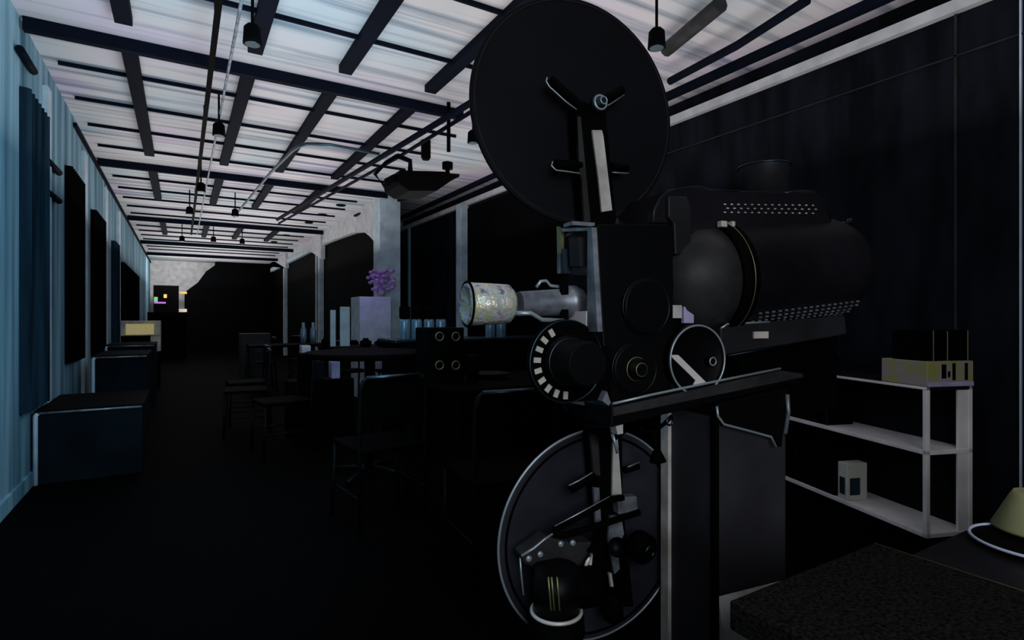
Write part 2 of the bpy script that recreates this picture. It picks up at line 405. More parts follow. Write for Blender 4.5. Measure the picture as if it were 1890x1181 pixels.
# hanging video projector
Yv = 4.6
def VY(u, v, y=Yv): return onY(u, v, y)
c0 = VY(790, 330)
vp = empty('video_projector', c0, 0, 'black video projector hanging from the ceiling left of the upper disc', 'projector')
def loc(mb, name, m, parent, c): 
    o = mb.build(name, m, parent); o.location = -Vector(c); return o
loc(MB().prism([VY(738, 314), VY(828, 317), VY(832, 320), VY(848, 321), VY(848, 326), VY(838, 330), VY(806, 352), VY(756, 352), VY(738, 340), VY(734, 325)], (0, 0.4, 0)), 'body', 'matte', vp, c0)
loc(MB().cyl(VY(826, 319, Yv + 0.15), VY(826, 298, Yv + 0.15), 0.02).cyl(VY(826, 312, Yv + 0.15), VY(826, 300, Yv + 0.15), 0.05), 'bracket', 'matte', vp, c0)
a = VY(828, 280, Yv + 0.15); loc(MB().cyl(a, (a.x, a.y, ZC), 0.018), 'pole', 'matte', vp, c0)
loc(MB().tube([VY(757, 314), VY(757, 297), VY(733, 287)], 0.022).tube([VY(733, 287), VY(712, 300), VY(692, 322), VY(708, 342), VY(724, 329)], 0.016), 'arm', 'matte', vp, c0)
loc(MB().cyl(VY(715, 336, Yv), VY(730, 328, Yv + 0.05), 0.035), 'lens', 'matte', vp, c0)
a = onZ(786, 295, 3.0); tag(MB().lathe((a.x, a.y, a.z), (a.x, a.y, ZC), [(0, 0.04), (0.03, 0.055), (0.22, 0.055)]).build('ceiling_speaker', 'matte'), 'small round black fitting on the ceiling above the hanging projector', 'ceiling fitting')
a = onZ(834, 308, 2.7)

# ================================================================ LEFT BENCHES
def bench(y, x0, x1, z0, z1, depth, lab, legs=True):
    r = empty('bench', ((x0 + x1) / 2, y + depth / 2, 0), 0, lab, 'bench', 'box benches along the left wall')
    cx, cy = (x0 + x1) / 2, y + depth / 2
    def L(mb, nme, m_): o = mb.build(nme, m_, r); o.location = (-cx, -cy, 0); return o
    L(MB().bb((x0 + 0.01, y + 0.01, z0), (x1 - 0.01, y + depth, z1 - 0.02), bev=0.006), 'front_panel', 'bench')
    L(MB().bb((x0, y, z1 - 0.02), (x1, y + depth, z1), bev=0.005), 'seat', 'matte')
    L(MB().tube([(x0 + 0.008, y + 0.005, z0), (x0 + 0.008, y + 0.005, z1 - 0.04), (x0 + 0.02, y + 0.005, z1 - 0.02)], 0.015), 'corner_piping', 'bench_edge')
    L(MB().tube([(x0 + 0.01, y + 0.002, z1 - 0.02), (x1 - 0.01, y + 0.002, z1 - 0.02)], 0.009), 'top_piping', 'edge')
    return r
bench(5.15, -0.905, -0.25, 0.0, 0.535, 1.0, 'nearest box bench against left wall, largest with blue-grey front and black seat')
bench(6.95, -0.77, -0.30, 0.0, 0.82, 1.0, 'second box bench from the camera along the left wall, smaller and higher')
bench(8.9, -0.85, -0.30, 0.0, 0.85, 0.9, 'third box bench from the camera, mostly hidden behind the second')
Yb = 11.2
a, b_ = onY(222, 592, Yb), onY(296, 640, Yb)
yb_ = empty('display_box', ((a.x + b_.x) / 2, Yb + 0.2, 0), 0, 'pale yellow display box with an added front glow, on a pedestal past the benches by left wall', 'display box')
def L2(mb, nme, m_): o = mb.build(nme, m_, yb_); o.location = (-(a.x + b_.x) / 2, -(Yb + 0.2), 0); return o
m_ = onY(222, 620, Yb)
L2(MB().bb((a.x, Yb, m_.z), (b_.x, Yb + 0.4, a.z), bev=0.01), 'body', 'cream')
q0, q1 = onY(232, 598, Yb), onY(284, 617, Yb)
L2(MB().bb((q0.x, Yb - 0.01, q1.z), (q1.x, Yb + 0.01, q0.z)), 'front_panel', 'panel_glow')
zq = onY(296, 648, Yb).z
L2(MB().bb((b_.x - 0.14, Yb + 0.02, zq), (b_.x, Yb + 0.38, m_.z)), 'bracket', 'cream')
L2(MB().bb((a.x + 0.05, Yb + 0.04, 0.0), (b_.x - 0.005, Yb + 0.37, zq)), 'pedestal', 'matte')
L2(MB().bb((a.x + 0.1, Yb + 0.05, zq), (b_.x - 0.15, Yb + 0.36, m_.z)), 'back_support', 'matte')

# ================================================================ FAR END DETAILS
def farbox(name, u0, v0, u1, v1, y, d, m_, lab, cat, group=None):
    p0, p1 = onY(u0, v0, y), onY(u1, v1, y)
    if v1 > 630: p1.z = 0.0
    c = ((p0.x + p1.x) / 2, y + d / 2, min(p0.z, p1.z))
    o = MB().bb((p0.x - c[0], -d / 2, 0), (p1.x - c[0], d / 2, abs(p0.z - p1.z)), bev=min(0.01, abs(p0.z - p1.z) / 5)).build(name, m_)
    o.location = c
    return tag(o, lab, cat, group)
farbox('bar_shelf', 283, 526, 330, 642.5, 21.6, 0.4, 'matte', 'black shelf unit at the far end of the room', 'shelf')
farbox('far_counter', 272, 576, 345, 652, 19.0, 0.6, 'matte', 'black counter across the far end of the room', 'counter')
farbox('menu_light', 328, 538, 345, 542.5, 22.25, 0.05, 'amber', 'small amber light strip at the far right end', 'light')
farbox('menu_light', 328, 570, 345, 576, 22.25, 0.05, 'glow', 'small whitish light strip below the amber one at the far end', 'light')
farbox('flower_vase', 284, 548, 291, 557, 21.55, 0.05, 'green', 'small green lit ornament at the far end', 'ornament')
farbox('light_strip', 284, 557, 306, 560.5, 21.55, 0.05, 'magenta', 'small magenta light strip at the far end', 'light')
farbox('ornament', 302, 543, 308, 550, 21.55, 0.05, 'amber', 'small amber lit ornament at the far end', 'ornament')

# ================================================================ MIDDLE: TABLES, CHAIRS, COUNTER
def table_round(x, y, zt, R, lab, th=0.045):
    r = empty('round_table', (x, y, 0), 0, lab, 'table')
    MB().lathe((0, 0, zt - th), (0, 0, zt), [(0, R - 0.03), (0.012, R - 0.005), (th - 0.008, R), (th, R - 0.008)], 64).build('tabletop', 'wood', r)
    MB().cyl((0, 0, 0.04), (0, 0, zt - th), 0.035, 20).build('column', 'chrome', r)
    b = MB()
    for k in range(4):
        a = PI / 4 + k * PI / 2
        b.tube([(0, 0, 0.06), (0.32 * math.cos(a), 0.32 * math.sin(a), 0.02)], 0.018)
    b.build('foot', 'black', r)
    return r
table_round(1.24, 4.22, 0.945, 0.47, 'round black pedestal table in the middle of the room')
def chair_proto():
    r = empty('dining_chair', (0, 0, 0))
    MB().box((0, 0, 0.455), (0.42, 0.42, 0.03), bev=0.012).build('seat', 'wood', r)
    b = MB()
    b.box((0, -0.205, 0.73), (0.38, 0.02, 0.26), bev=0.009)
    b.build('backrest', 'wood', r)
    for sx in (-1, 1):
        MB().tube([(sx * 0.20, 0.19, 0.44), (sx * 0.215, 0.205, 0.0)], 0.0125, 10).build('leg', 'black', r)
        MB().tube([(sx * 0.2, -0.225, 0.0), (sx * 0.2, -0.195, 0.44), (sx * 0.2, -0.215, 0.80), (sx * 0.185, -0.22, 0.85), (sx * 0.16, -0.22, 0.868)], 0.0125, 10).build('leg', 'black', r)
    MB().tube([(-0.17, -0.22, 0.868), (0.17, -0.22, 0.868)], 0.0125, 10).build('top_rail', 'chrome', r)
    for sx in (-1, 1): MB().tube([(sx * 0.205, -0.2, 0.2), (sx * 0.21, 0.2, 0.2)], 0.008, 8).build('stretcher', 'black', r)
    return r
ch0 = chair_proto()
chairs = [(1.02, 3.26, 0.1, 'black chair drawn up to the near side of the round pedestal table'),
          (1.33, 2.36, -0.1, 'black chair with pale top rail in front of the speaker box table'),
          (1.85, 2.02, -0.2, 'nearest black chair, just left of the lower disc of the projector'),
          (0.78, 5.35, 1.7, 'thin framed chair at the left side of the room behind the round table'),
          (0.58, 6.35, 1.5, 'thin framed chair second in the row left of the round table'),
          (0.66, 7.1, 1.6, 'thin framed chair third in the row left of the round table'),
          (2.05, 7.9, 3.2, 'black chair at the long dark table before the pale partition columns'),
          (2.55, 7.6, 3.0, 'black chair at the right end of the long dark table'),
          (1.15, 10.2, 1.6, 'small dark chair far down the room before the black partition'),
          (1.9, 10.6, 3.1, 'small dark chair in the far row, right of the other')]
for i, (x, y, rz, lab) in enumerate(chairs):
    r_ = ch0 if i == 0 else copy_tree(ch0)
    r_.location = (x, y, 0); r_.rotation_euler = (0, 0, rz); tag(r_, lab, 'chair', 'dining chairs in the room')
def table_rect(x0, x1, y0, y1, zt, lab, m_='wood'):
    cx, cy = (x0 + x1) / 2, (y0 + y1) / 2
    r = empty('dining_table', (cx, cy, 0), 0, lab, 'table')
    hx, hy = (x1 - x0) / 2, (y1 - y0) / 2
    MB().bb((-hx, -hy, zt - 0.035), (hx, hy, zt), bev=0.006).build('tabletop', m_, r)
    for sx in (-1, 1):
        for sy in (-1, 1):
            MB().bb((sx * (hx - 0.03) - 0.025, sy * (hy - 0.03) - 0.025, 0), (sx * (hx - 0.03) + 0.025, sy * (hy - 0.03) + 0.025, zt - 0.035)).build('leg', 'black', r)
    return r
table_rect(1.28, 2.75, 2.78, 3.55, 0.80, 'black table carrying the box with four rings')
table_rect(1.45, 3.3, 6.2, 7.1, 0.86, 'long dark table behind the round table')
table_rect(0.9, 2.3, 9.2, 9.9, 0.78, 'dark table far down the room before the black partition')
# counter with canisters
cn = empty('bar_counter', (2.3, 5.15, 0), 0, 'dark bar counter under the row of steel canisters', 'counter')
MB().bb((-0.62, -0.28, 0.97), (1.45, 0.28, 1.0), bev=0.005).build('worktop', 'chrome', cn)
MB().bb((-0.58, -0.25, 0.0), (1.43, 0.25, 0.97)).build('body', 'matte', cn)
can0 = None
for i, u in enumerate((747, 769, 792, 814, 905, 925)):
    y = 5.0
    p = onY(u, 620, y)
    if can0 is None:
        can0 = empty('canister', (0, 0, 0))
        MB().lathe((0, 0, 0), (0, 0, 0.19), [(0, 0.046), (0.006, 0.05), (0.17, 0.05), (0.19, 0.04)], 28).build('body', 'bluesteel', can0)
        MB().lathe((0, 0, 0.19), (0, 0, 0.31), [(0, 0.040), (0.02, 0.052), (0.11, 0.052), (0.12, 0.045)], 28).build('lid', 'matte', can0)
        r_ = can0
    else: r_ = copy_tree(can0)
    r_.location = (p.x, y, 1.0)
    nm = ['leftmost of the row of four', 'second from left of the row of four', 'third from left of the row of four', 'rightmost of the row of four beside the ringed box', 'left one of the pair under the lens', 'right one of the pair under the lens'][i]
    tag(r_, 'blue-grey canister with black lid, ' + nm, 'canister', 'steel canisters on the counter')
# box with four rings
Yq = 3.2
a, b_ = onY(790, 605, Yq), onY(857, 688, Yq)
sb = empty('speaker_box', ((a.x + b_.x) / 2, Yq + 0.11, 0.80), 0, 'black box with four brass rings on its front, on the near table', 'speaker box')
hx = (b_.x - a.x) / 2; hz = a.z - 0.80
MB().bb((-hx, -0.11, 0.0), (hx, 0.11, hz), bev=0.008).build('body', 'matte', sb)
for u, v in ((811, 621), (841, 621), (811, 674), (841, 674)):
    p = onY(u, v, Yq)
    MB().ring((p.x - sb.location.x, -0.113, p.z - 0.80), (0, 1, 0), 0.026, 0.004, 28, 8).build('ring', 'gold', sb)
p = onY(872, 660, 3.1)
tag(MB().lathe((p.x, 3.1, 0.80), (p.x, 3.1, 0.97), [(0, 0.035), (0.01, 0.04), (0.15, 0.045), (0.17, 0.04)], 24).build('mug', 'matte'), 'black cup standing right of the box with four rings', 'cup')
p = onY(905, 662, 3.25)
o = MB().lathe((0, 0, 0), (0, 0, 0.035), [(0, 0.07), (0.008, 0.09), (0.035, 0.13)], 32).build('plate', 'black'); o.location = (p.x, 3.25, 0.80)
tag(o, 'dark dish on the near table, right of the black cup', 'dish')
# things on round/long tables
for i, (u, v, y, h, r, m_, lab) in enumerate([
    (601, 612, 6.6, 0.13, 0.05, 'matte', 'small dark jug on the long dark table, leftmost'),
    (675, 612, 6.6, 0.10, 0.07, 'matte', 'round dark bowl on the long table before the violet cabinet, left of two'),
    (705, 612, 6.6, 0.10, 0.07, 'matte', 'round dark bowl on the long table before the violet cabinet, right of two'),
    (560, 585, 9.5, 0.35, 0.05, 'bluesteel', 'slim pale bottle on the far table, left one'),
    (578, 585, 9.5, 0.35, 0.05, 'bluesteel', 'slim pale bottle on the far table, right one')]):
    p = onY(u, v, y); zt = 0.86 if y < 8 else 0.78
    o = MB().lathe((0, 0, 0), (0, 0, h), [(0, r * 0.8), (h * 0.3, r), (h * 0.65, r * 0.95), (h * 0.8, r * 0.5), (h, r * 0.45)], 20).build('vessel', m_)
    o.location = (p.x, y, zt); tag(o, lab, 'jar')
# pale violet cabinet and pale cards standing in for white chairs by the columns
def standbox(name, u0, v0, u1, y, d, z0, m_, lab, cat, group=None):
    p0, p1 = onY(u0, v0, y), onY(u1, v0, y)
    o = MB().bb((-(p1.x - p0.x) / 2, -d / 2, 0), ((p1.x - p0.x) / 2, d / 2, p0.z - z0), bev=0.008).build(name, m_)
    o.location = ((p0.x + p1.x) / 2, y + d / 2, z0)
    return tag(o, lab, cat, group)
standbox('low_cabinet', 664, 547, 722, 8.2, 0.5, 0.0, 'plaster', 'pale cabinet before the lit column, under the violet flowers', 'cabinet')
standbox('chair_frame_card', 628, 566, 646, 6.75, 0.03, 0.86, 'plaster', 'pale card for white chair frames, on the long dark table, wider of two', 'stand')
standbox('chair_frame_card', 610, 572, 620, 6.75, 0.03, 0.86, 'plaster', 'narrow pale card for white chair frames, on the long dark table', 'stand')
zs_ = onY(590, 700, 5.9).z
bs = MB().bb((-0.32, -0.13, 0), (0.32, 0.13, zs_)).build('low_bench', 'matte'); bs.location = (onY(592, 700, 5.9).x, 5.95, 0)
tag(bs, 'low black bench under the far edge of the round table, carrying pale boxes', 'bench')
standbox('carton_box', 557, 638, 574, 5.88, 0.14, zs_, 'cream', 'pale cream box on the low bench, leftmost of three', 'box', 'boxes under the round table')
standbox('carton_box', 577, 668, 598, 5.88, 0.14, zs_, 'bench', 'dim blue box on the low bench, middle of three', 'box', 'boxes under the round table')
standbox('carton_box', 612, 668, 628, 5.88, 0.14, zs_, 'violet', 'pale violet box on the low bench, rightmost of three', 'box', 'boxes under the round table')
standbox('side_cabinet', 444, 616, 500, 11.6, 0.4, 0.0, 'dgrey', 'dim square cabinet far down the aisle left of the chairs', 'cabinet')
# bunch of violet flowers on the pale cabinet
fc = onY(703, 545, 8.45)
fl_ = empty('flower_bunch', (fc.x, 8.45, fc.z), 0, 'bunch of violet flowers on top of the pale cabinet before the lit column', 'flowers')
MB().lathe((0, 0, 0), (0, 0, 0.10), [(0, 0.05), (0.05, 0.07), (0.10, 0.045)], 20).build('vase', 'violet', fl_)
fb = MB(); rr_ = random.Random(3)
for k in range(90):
    a = rr_.uniform(0, 2 * PI); r0 = rr_.uniform(0.0, 0.21); zc_ = 0.17 + rr_.uniform(-0.08, 0.22)
    m4 = Matrix.Translation((r0 * math.cos(a), r0 * math.sin(a), zc_)) @ Matrix.Diagonal((0.035, 0.035, 0.028, 1))
    bmesh.ops.create_icosphere(fb.bm, subdivisions=2, radius=1, matrix=m4)
tag(fb.build('blossoms', 'blossom', fl_), kind='stuff')

# ================================================================ THE FILM PROJECTOR
TH = math.radians(-8.0)
RO = Vector((0.95, 1.20, 0.0))
proj = empty('film_projector', RO, TH, 'large black vintage cinema film projector on its pedestal with upper and lower spool discs', 'film projector')
Rm = Matrix.Rotation(-TH, 3, 'Z')
def L(u, v, y):
    """point where the sight line of a photo pixel meets the projector's own plane y = const, in projector coordinates"""
    o_ = Rm @ (Vector((0, 0, H)) - RO); d = Rm @ ray(u, v)
    k = (y - o_.y) / d.y
    return o_ + d * k
def part(mb, name, m_, parent=None, bevel=0.0, label=None):
    o = mb.build(name, m_, parent or proj, bevel)
    if label: o['label'] = label
    return o
def outl(pts, y): return [L(u, v, y) for u, v in pts]
YF, YD = -0.12, 0.09
def rot_disc(o, c, ang):
    # turn a disc part a little about the vertical through its centre
    me = o.data; Mx = Matrix.Translation(c) @ Matrix.Rotation(ang, 4, 'Z') @ Matrix.Translation(-Vector(c)); me.transform(Mx)
# pedestal
a = L(1318, 900, -0.15); b_ = L(1452, 900, -0.15)
px0, px1 = a.x, b_.x
part(MB().bb((px0, -0.15, 0.0), (px1, 0.035, 0.93), bev=0.008), 'pedestal', 'pedgrey')
part(MB().bb((px0 - 0.012, 0.028, 0.0), (px0 + 0.012, 0.062, 0.92)), 'pedestal_edge', 'steel', label='bright metal edge strip')
part(MB().bb((px0 - 0.003, -0.156, 0.0), (px0 + 0.012, -0.14, 0.93)), 'pedestal_corner', 'matte')
part(MB().prism([Vector((px0 + 0.013, -0.15, 0.44)), Vector((px0 + 0.013, -0.19, 0.28)), Vector((px0 + 0.013, -0.30, 0.06)), Vector((px0 + 0.013, -0.30, 0.0)), Vector((px0 + 0.013, -0.15, 0.0))], (px1 - px0 - 0.015, 0, 0)), 'foot', 'steel', label='pale metal foot flaring forward at the bottom')
# bed plate
pl = outl([(1128, 746), (1440, 681), (1482, 688), (1482, 704), (1128, 789)], -0.15)
part(MB().prism(pl, (0, 0.26, 0)), 'bed_plate', 'black', bevel=0.004)
part(MB().prism(outl([(1132, 752), (1440, 684), (1482, 690), (1482, 696), (1132, 768)], -0.155), (0, 0.004, 0)), 'bed_plate_face', 'grey')
part(MB().tube(outl([(1131, 745), (1200, 729), (1320, 704), (1440, 680)], -0.15), 0.0035, 8), 'bed_plate_edge', 'rim')
# left end casting of the bed (pale wedge) and slot
part(MB().prism([L(1120, 722, -0.14), L(1128, 745, -0.14), L(1128, 752, -0.14), L(1112, 740, -0.14)], (-0.02, 0.2, 0)), 'bed_bracket', 'edge')
part(MB().prism([L(1135, 780, -0.14), L(1150, 778, -0.14), L(1150, 800, -0.14), L(1140, 802, -0.14)], (0, 0.03, 0)), 'bed_bolt', 'steel')
# junction box under the plate
part(MB().prism(outl([(1325, 746), (1455, 716), (1448, 760), (1444, 826), (1424, 806), (1335, 782), (1325, 760)], -0.165), (0, 0.12, 0)), 'junction_box', 'black', bevel=0.004)
part(MB().tube(outl([(1323, 750), (1325, 768), (1336, 783), (1378, 794), (1423, 806), (1432, 824)], -0.168), 0.0035, 8), 'junction_box_edge', 'rim')
part(MB().tube(outl([(1453, 728), (1455, 760), (1449, 800)], -0.168), 0.006, 8), 'conduit', 'edge')
# head
hd = outl([(1100, 420), (1106, 413), (1234, 413), (1243, 424), (1243, 600), (1240, 718), (1132, 742), (1118, 735), (1112, 615)], YF)
part(MB().prism(hd, (0, 0.17, 0)), 'head_housing', 'black', bevel=0.004)
xh = L(1103, 500, YF).x
def T(u, v): # on the head's lens-side face x = xh
    o_ = Rm @ (Vector((0, 0, H)) - RO); d = Rm @ ray(u, v); k = (xh - 0.012 - o_.x) / d.x; return o_ + d * k
def side(pts, name, m_, th=0.014, label=None): return part(MB().prism([T(*p) for p in pts], (-th, 0, 0)), name, m_, label=label)
side([(1093, 420), (1101, 420), (1112, 612), (1092, 612)], 'gate_frame', 'edge', label='pale corner post of the lens-side opening')
side([(1033, 418), (1041, 424), (1041, 505), (1035, 505)], 'gate_frame', 'gold', 0.01)
side([(1044, 422), (1098, 420), (1098, 426), (1044, 428)], 'gate_frame', 'edge', 0.012)
side([(1060, 494), (1098, 492), (1098, 508), (1060, 508)], 'gate_rail', 'grey', 0.012)
side([(1044, 576), (1092, 574), (1092, 604), (1062, 600), (1044, 596)], 'gate_rail', 'shelf', 0.016, label='pale lower plate of the lens-side opening')
side([(1046, 468), (1050, 468), (1050, 505), (1046, 505)], 'guide_rod', 'edge', 0.03)
side([(1055, 460), (1058, 460), (1061, 505), (1056, 505)], 'guide_rod', 'chrome', 0.03)
side([(1062, 440), (1081, 438), (1083, 492), (1064, 492)], 'gate_plate', 'dgrey', 0.02)
# lens
la, lb = L(1088, 556, -0.02), L(958, 561, -0.02)
part(MB().lathe(la, lb, [(0, 0.036), (0.04, 0.036), (0.045, 0.044), (0.07, 0.044), (0.075, 0.036), ((la - lb).length, 0.032)], 36), 'lens_barrel', 'edge', label='worn metal lens barrel')
lc, ld_ = L(944, 561, -0.02), L(862, 561, -0.02)
LL = (lc - ld_).length
lnp = part(MB().lathe(lc, ld_, [(0, 0.040), (0.012, 0.050), (LL * 0.45, 0.052), (LL, 0.054), (LL + 0.006, 0.046), (LL - 0.01, 0.035), (LL - 0.014, 0.001)], 36), 'lens', 'glass', label='large bright front lens, mottled reflections put into its colour')
part(MB().ring(ld_, ld_ - lc, 0.055, 0.003, 40, 8), 'lens_rim', 'matte', lnp)
part(MB().tube([L(990, 530, -0.03), L(998, 519, -0.03), L(1008, 518, -0.03), L(1016, 527, -0.03), L(1040, 530, -0.03)], 0.004, 8), 'lens_clamp', 'rim')
part(MB().bb(L(1036, 506, -0.05), L(1046, 592, -0.04)), 'lens_post', 'matte')
part(MB().tube([L(952, 578, -0.06), L(980, 578, -0.06), L(1000, 590, -0.06), L(1040, 592, -0.06)], 0.006, 8), 'focus_arm', 'rim')
# marked dial wheel and motor barrel
wc = L(1040, 666, -0.10)
ang = (0, -1, 0)
dw = part(MB().lathe(wc, wc + Vector((0, -0.02, 0)), [(0, 0.098), (0.004, 0.104), (0.016, 0.104), (0.02, 0.098)], 64), 'dial_wheel', 'matte')
part(MB().ring(wc + Vector((0, -0.02, 0)), (0, 1, 0), 0.101, 0.0022, 64, 6, ), 'dial_rim', 'chrome', dw)
mk = MB()
for k in range(9):
    a_ = math.radians(122 + k * 18)
    d_ = Vector((math.cos(a_), 0, math.sin(a_)))
    mk.box(wc + Vector((0, -0.021, 0)) + d_ * 0.083, (0.019, 0.004, 0.0125), rot=Matrix.Rotation(-a_, 3, 'Y'))
part(mk, 'dial_marks', 'white', dw, label='ring of white blocks round the dial wheel')
part(MB().lathe(wc + Vector((0.0, -0.02, 0)), wc + Vector((0.0, -0.12, 0)), [(0, 0.066), (0.012, 0.066), (0.014, 0.056), (0.09, 0.054), (0.10, 0.048)], 48), 'motor_barrel', 'black')
part(MB().ring(wc + Vector((0, -0.036, 0)), (0, 1, 0), 0.0575, 0.002, 48, 6), 'motor_ring', 'chrome')
part(MB().bb(L(1058, 640, -0.12), L(1120, 735, -0.10)), 'motor_mount', 'matte')
# round covers on the head
def cover(u, v, y, R, name, m_='black', rim='chrome', rr=0.0015):
    c = L(u, v, y)
    cv = part(MB().lathe(c, c + Vector((0, -0.015, 0)), [(0, R), (0.008, R), (0.015, R - 0.006)], 56), name, m_)
    part(MB().ring(c + Vector((0, -0.008, 0)), (0, 1, 0), R, rr, 64, 6), name + '_rim', rim, cv)
    return c
cover(1190, 566, YF, 0.073, 'upper_cover', rr=0.0010)
c = cover(1168, 680, YF, 0.068, 'lower_cover', rr=0.0008)
part(MB().lathe(c + Vector((0, -0.015, 0)), c + Vector((0, -0.04, 0)), [(0, 0.030), (0.012, 0.028), (0.013, 0.018), (0.025, 0.016)], 36), 'hub_knob', 'black')
part(MB().ring(c + Vector((0, -0.017, 0)), (0, 1, 0), 0.030, 0.0014, 40, 6).ring(c + Vector((0, -0.038, 0)), (0, 1, 0), 0.0165, 0.0016, 32, 6), 'hub_ring', 'gold')
# sound drum with pale rim and diagonal bar
c = L(1279, 663, -0.13)
Rw = 0.094
sdr = part(MB().lathe(c, c + Vector((0, -0.02, 0)), [(0, Rw), (0.02, Rw), (0.012, Rw - 0.008), (0.012, 0.002)], 64), 'sound_drum', 'black')
part(MB().ring(c + Vector((0, -0.02, 0)), (0, 1, 0), Rw - 0.002, 0.0028, 72, 8), 'sound_drum_rim', 'rim', sdr, label='bright rim of the sound drum')
part(MB().prism(outl([(1236, 655), (1252, 655), (1306, 708), (1296, 712), (1280, 710), (1284, 702)], -0.145), (0, 0.008, 0)), 'diagonal_bar', 'shelf', sdr, label='pale diagonal bar across the drum')
h_ = L(1306, 666, -0.145)
part(MB().lathe(h_, h_ + Vector((0, -0.02, 0)), [(0, 0.012), (0.02, 0.010)], 24), 'drum_hub', 'black', sdr)
part(MB().ring(h_ + Vector((0, -0.02, 0)), (0, 1, 0), 0.0105, 0.0018, 28, 6), 'drum_hub_ring', 'rim', sdr)
# small lit window between head and lamp house
part(MB().bb(L(1240, 563, -0.10), L(1254, 587, -0.09)), 'peep_window', 'steel', label='small bright window between head and lamp house')
part(MB().bb(L(1262, 566, -0.10), L(1276, 596, -0.09)), 'peep_bracket', 'violet')
# light tube
pz = 0.095
xr = L(1394, 512, -0.176).x; xe = L(1590, 500, -0.08).x; LD = xe - xr
def ax(x, r=0, y=0.0): return Vector((x, y, 1.322 + (x - xr) * pz))
part(MB().lathe(ax(xr - 0.33), ax(xr), [(0, 0.072), (0.06, 0.078), (0.155, 0.095)], 40), 'light_tube', 'black')
part(MB().lathe(ax(xr - 0.21), ax(xr), [(0, 0.09), (0.03, 0.13), (0.10, 0.162), (0.20, 0.166)], 64), 'lamp_house_nose', 'grey', label='grey rounded front of the lamp house')
part(MB().lathe(ax(xr - 0.03), ax(xe), [(0, 0.168), (0.02, 0.172), (0.05, 0.172), (0.055, 0.168), (LD - 0.06, 0.168), (LD - 0.02, 0.158), (LD + 0.01, 0.133), (LD + 0.025, 0.10)], 72), 'lamp_house_drum', 'lamp', label='black cylindrical drum of the lamp house')
axv = (ax(1) - ax(0)).normalized()
part(MB().lathe(ax(xr - 0.035), ax(xe), [(0, 0.172), (0.004, 0.177), (0.055, 0.177), (0.06, 0.172)], 72), 'lamp_house_band', 'matte')
part(MB().ring(ax(xr), axv, 0.1775, 0.0012, 80, 6), 'band_trim', 'gold')
# clamp at top of the band
cl = L(1333, 414, -0.10)
part(MB().box(cl, (0.022, 0.02, 0.018), bev=0.003).box(L(1350, 414, -0.10), (0.012, 0.02, 0.016), bev=0.003), 'band_clamp', 'white')
# top hood with chimney
hp = outl([(1202, 412), (1206, 390), (1216, 368), (1232, 352), (1262, 346), (1286, 344), (1312, 350), (1500, 353), (1516, 354), (1526, 366), (1530, 396), (1536, 408), (1568, 411), (1560, 424), (1340, 424), (1290, 440), (1262, 440), (1240, 412)], -0.085)
part(MB().prism(hp, (0, 0.19, 0)), 'top_hood', 'lamp', bevel=0.006)
part(MB().tube(outl([(1203, 410), (1208, 386), (1218, 366), (1234, 351), (1286, 344), (1312, 350), (1366, 353)], -0.086), 0.0016, 6).tube(outl([(1448, 356), (1474, 352), (1500, 352), (1518, 358), (1526, 378), (1534, 406)], -0.086), 0.0016, 6), 'hood_edge', 'chrome')
part(MB().prism(outl([(1234, 362), (1268, 362), (1276, 380), (1276, 450), (1262, 470), (1246, 470), (1244, 412), (1234, 400)], -0.10), (0, 0.03, 0)), 'hood_side_plate', 'dgrey', bevel=0.004)
cb = L(1410, 355, 0.0); ct = L(1408, 308, 0.0)
part(MB().lathe((cb.x, 0.0, cb.z - 0.02), (cb.x, 0.0, ct.z), [(0, 0.072), (ct.z - cb.z + 0.012, 0.074), (ct.z - cb.z + 0.02, 0.078)], 40), 'chimney', 'dgrey', label='short round flue on top of the lamp house')
part(MB().ring((cb.x, 0, ct.z - 0.001), (0, 0, 1), 0.078, 0.0022, 44, 6), 'chimney_rim', 'chrome')
# perforated vents
vt = MB()
for r_ in range(3):
    for k in range(14):
        u = 1338 + k * 12.5 + (5 if r_ == 1 else 0); v = 377 + r_ * 7.4 + k * 0.15
        vt.box(L(u, v, -0.087), (0.008, 0.004, 0.004), bev=0.0014)
part(vt, 'upper_vent', 'steel', label='three rows of bright vent slots on the hood')
vt = MB(); Rr = 0.169
for r_ in range(5):
    an = math.radians(-43 - r_ * 6.2)
    for k in range(17):
        x = xr + 0.075 + k * (LD - 0.13) / 17 + (0.014 if r_ % 2 else 0)
        c_ = ax(x) + Vector((0, -math.cos(an) * Rr, math.sin(an) * Rr))
        vt.box(c_, (0.012, 0.006, 0.0055), rot=Matrix.Rotation(-(an), 3, 'X'), bev=0.0015)
part(vt, 'lower_vent', 'edge', label='rows of bright vent slots low on the drum')
tp = outl([(1330, 606), (1346, 600), (1560, 582), (1563, 616), (1545, 620), (1340, 655), (1330, 640)], -0.10)
part(MB().prism(tp, (0, 0.2, 0)), 'lamp_house_tray', 'dgrey', bevel=0.004)
part(MB().bb(L(1392, 612, -0.105), L(1416, 624, -0.10)), 'tray_latch', 'cream')
part(MB().tube(outl([(1330, 606), (1342, 598), (1380, 596), (1420, 594)], -0.10), 0.003, 8), 'tray_edge', 'rim')
part(MB().tube(outl([(1345, 656), (1430, 641), (1540, 621)], -0.10), 0.0012, 6), 'tray_lower_edge', 'chrome')
k1, k2 = L(1556, 414, -0.02), L(1570, 408, -0.02)
part(MB().box(k1, (0.03, 0.03, 0.014), bev=0.004).box(k2, (0.02, 0.02, 0.016), bev=0.004), 'rear_catch', 'chrome')
part(MB().bb((0.50, -0.06, 0.9), (0.92, 0.09, 1.17)), 'lamp_house_support', 'matte')
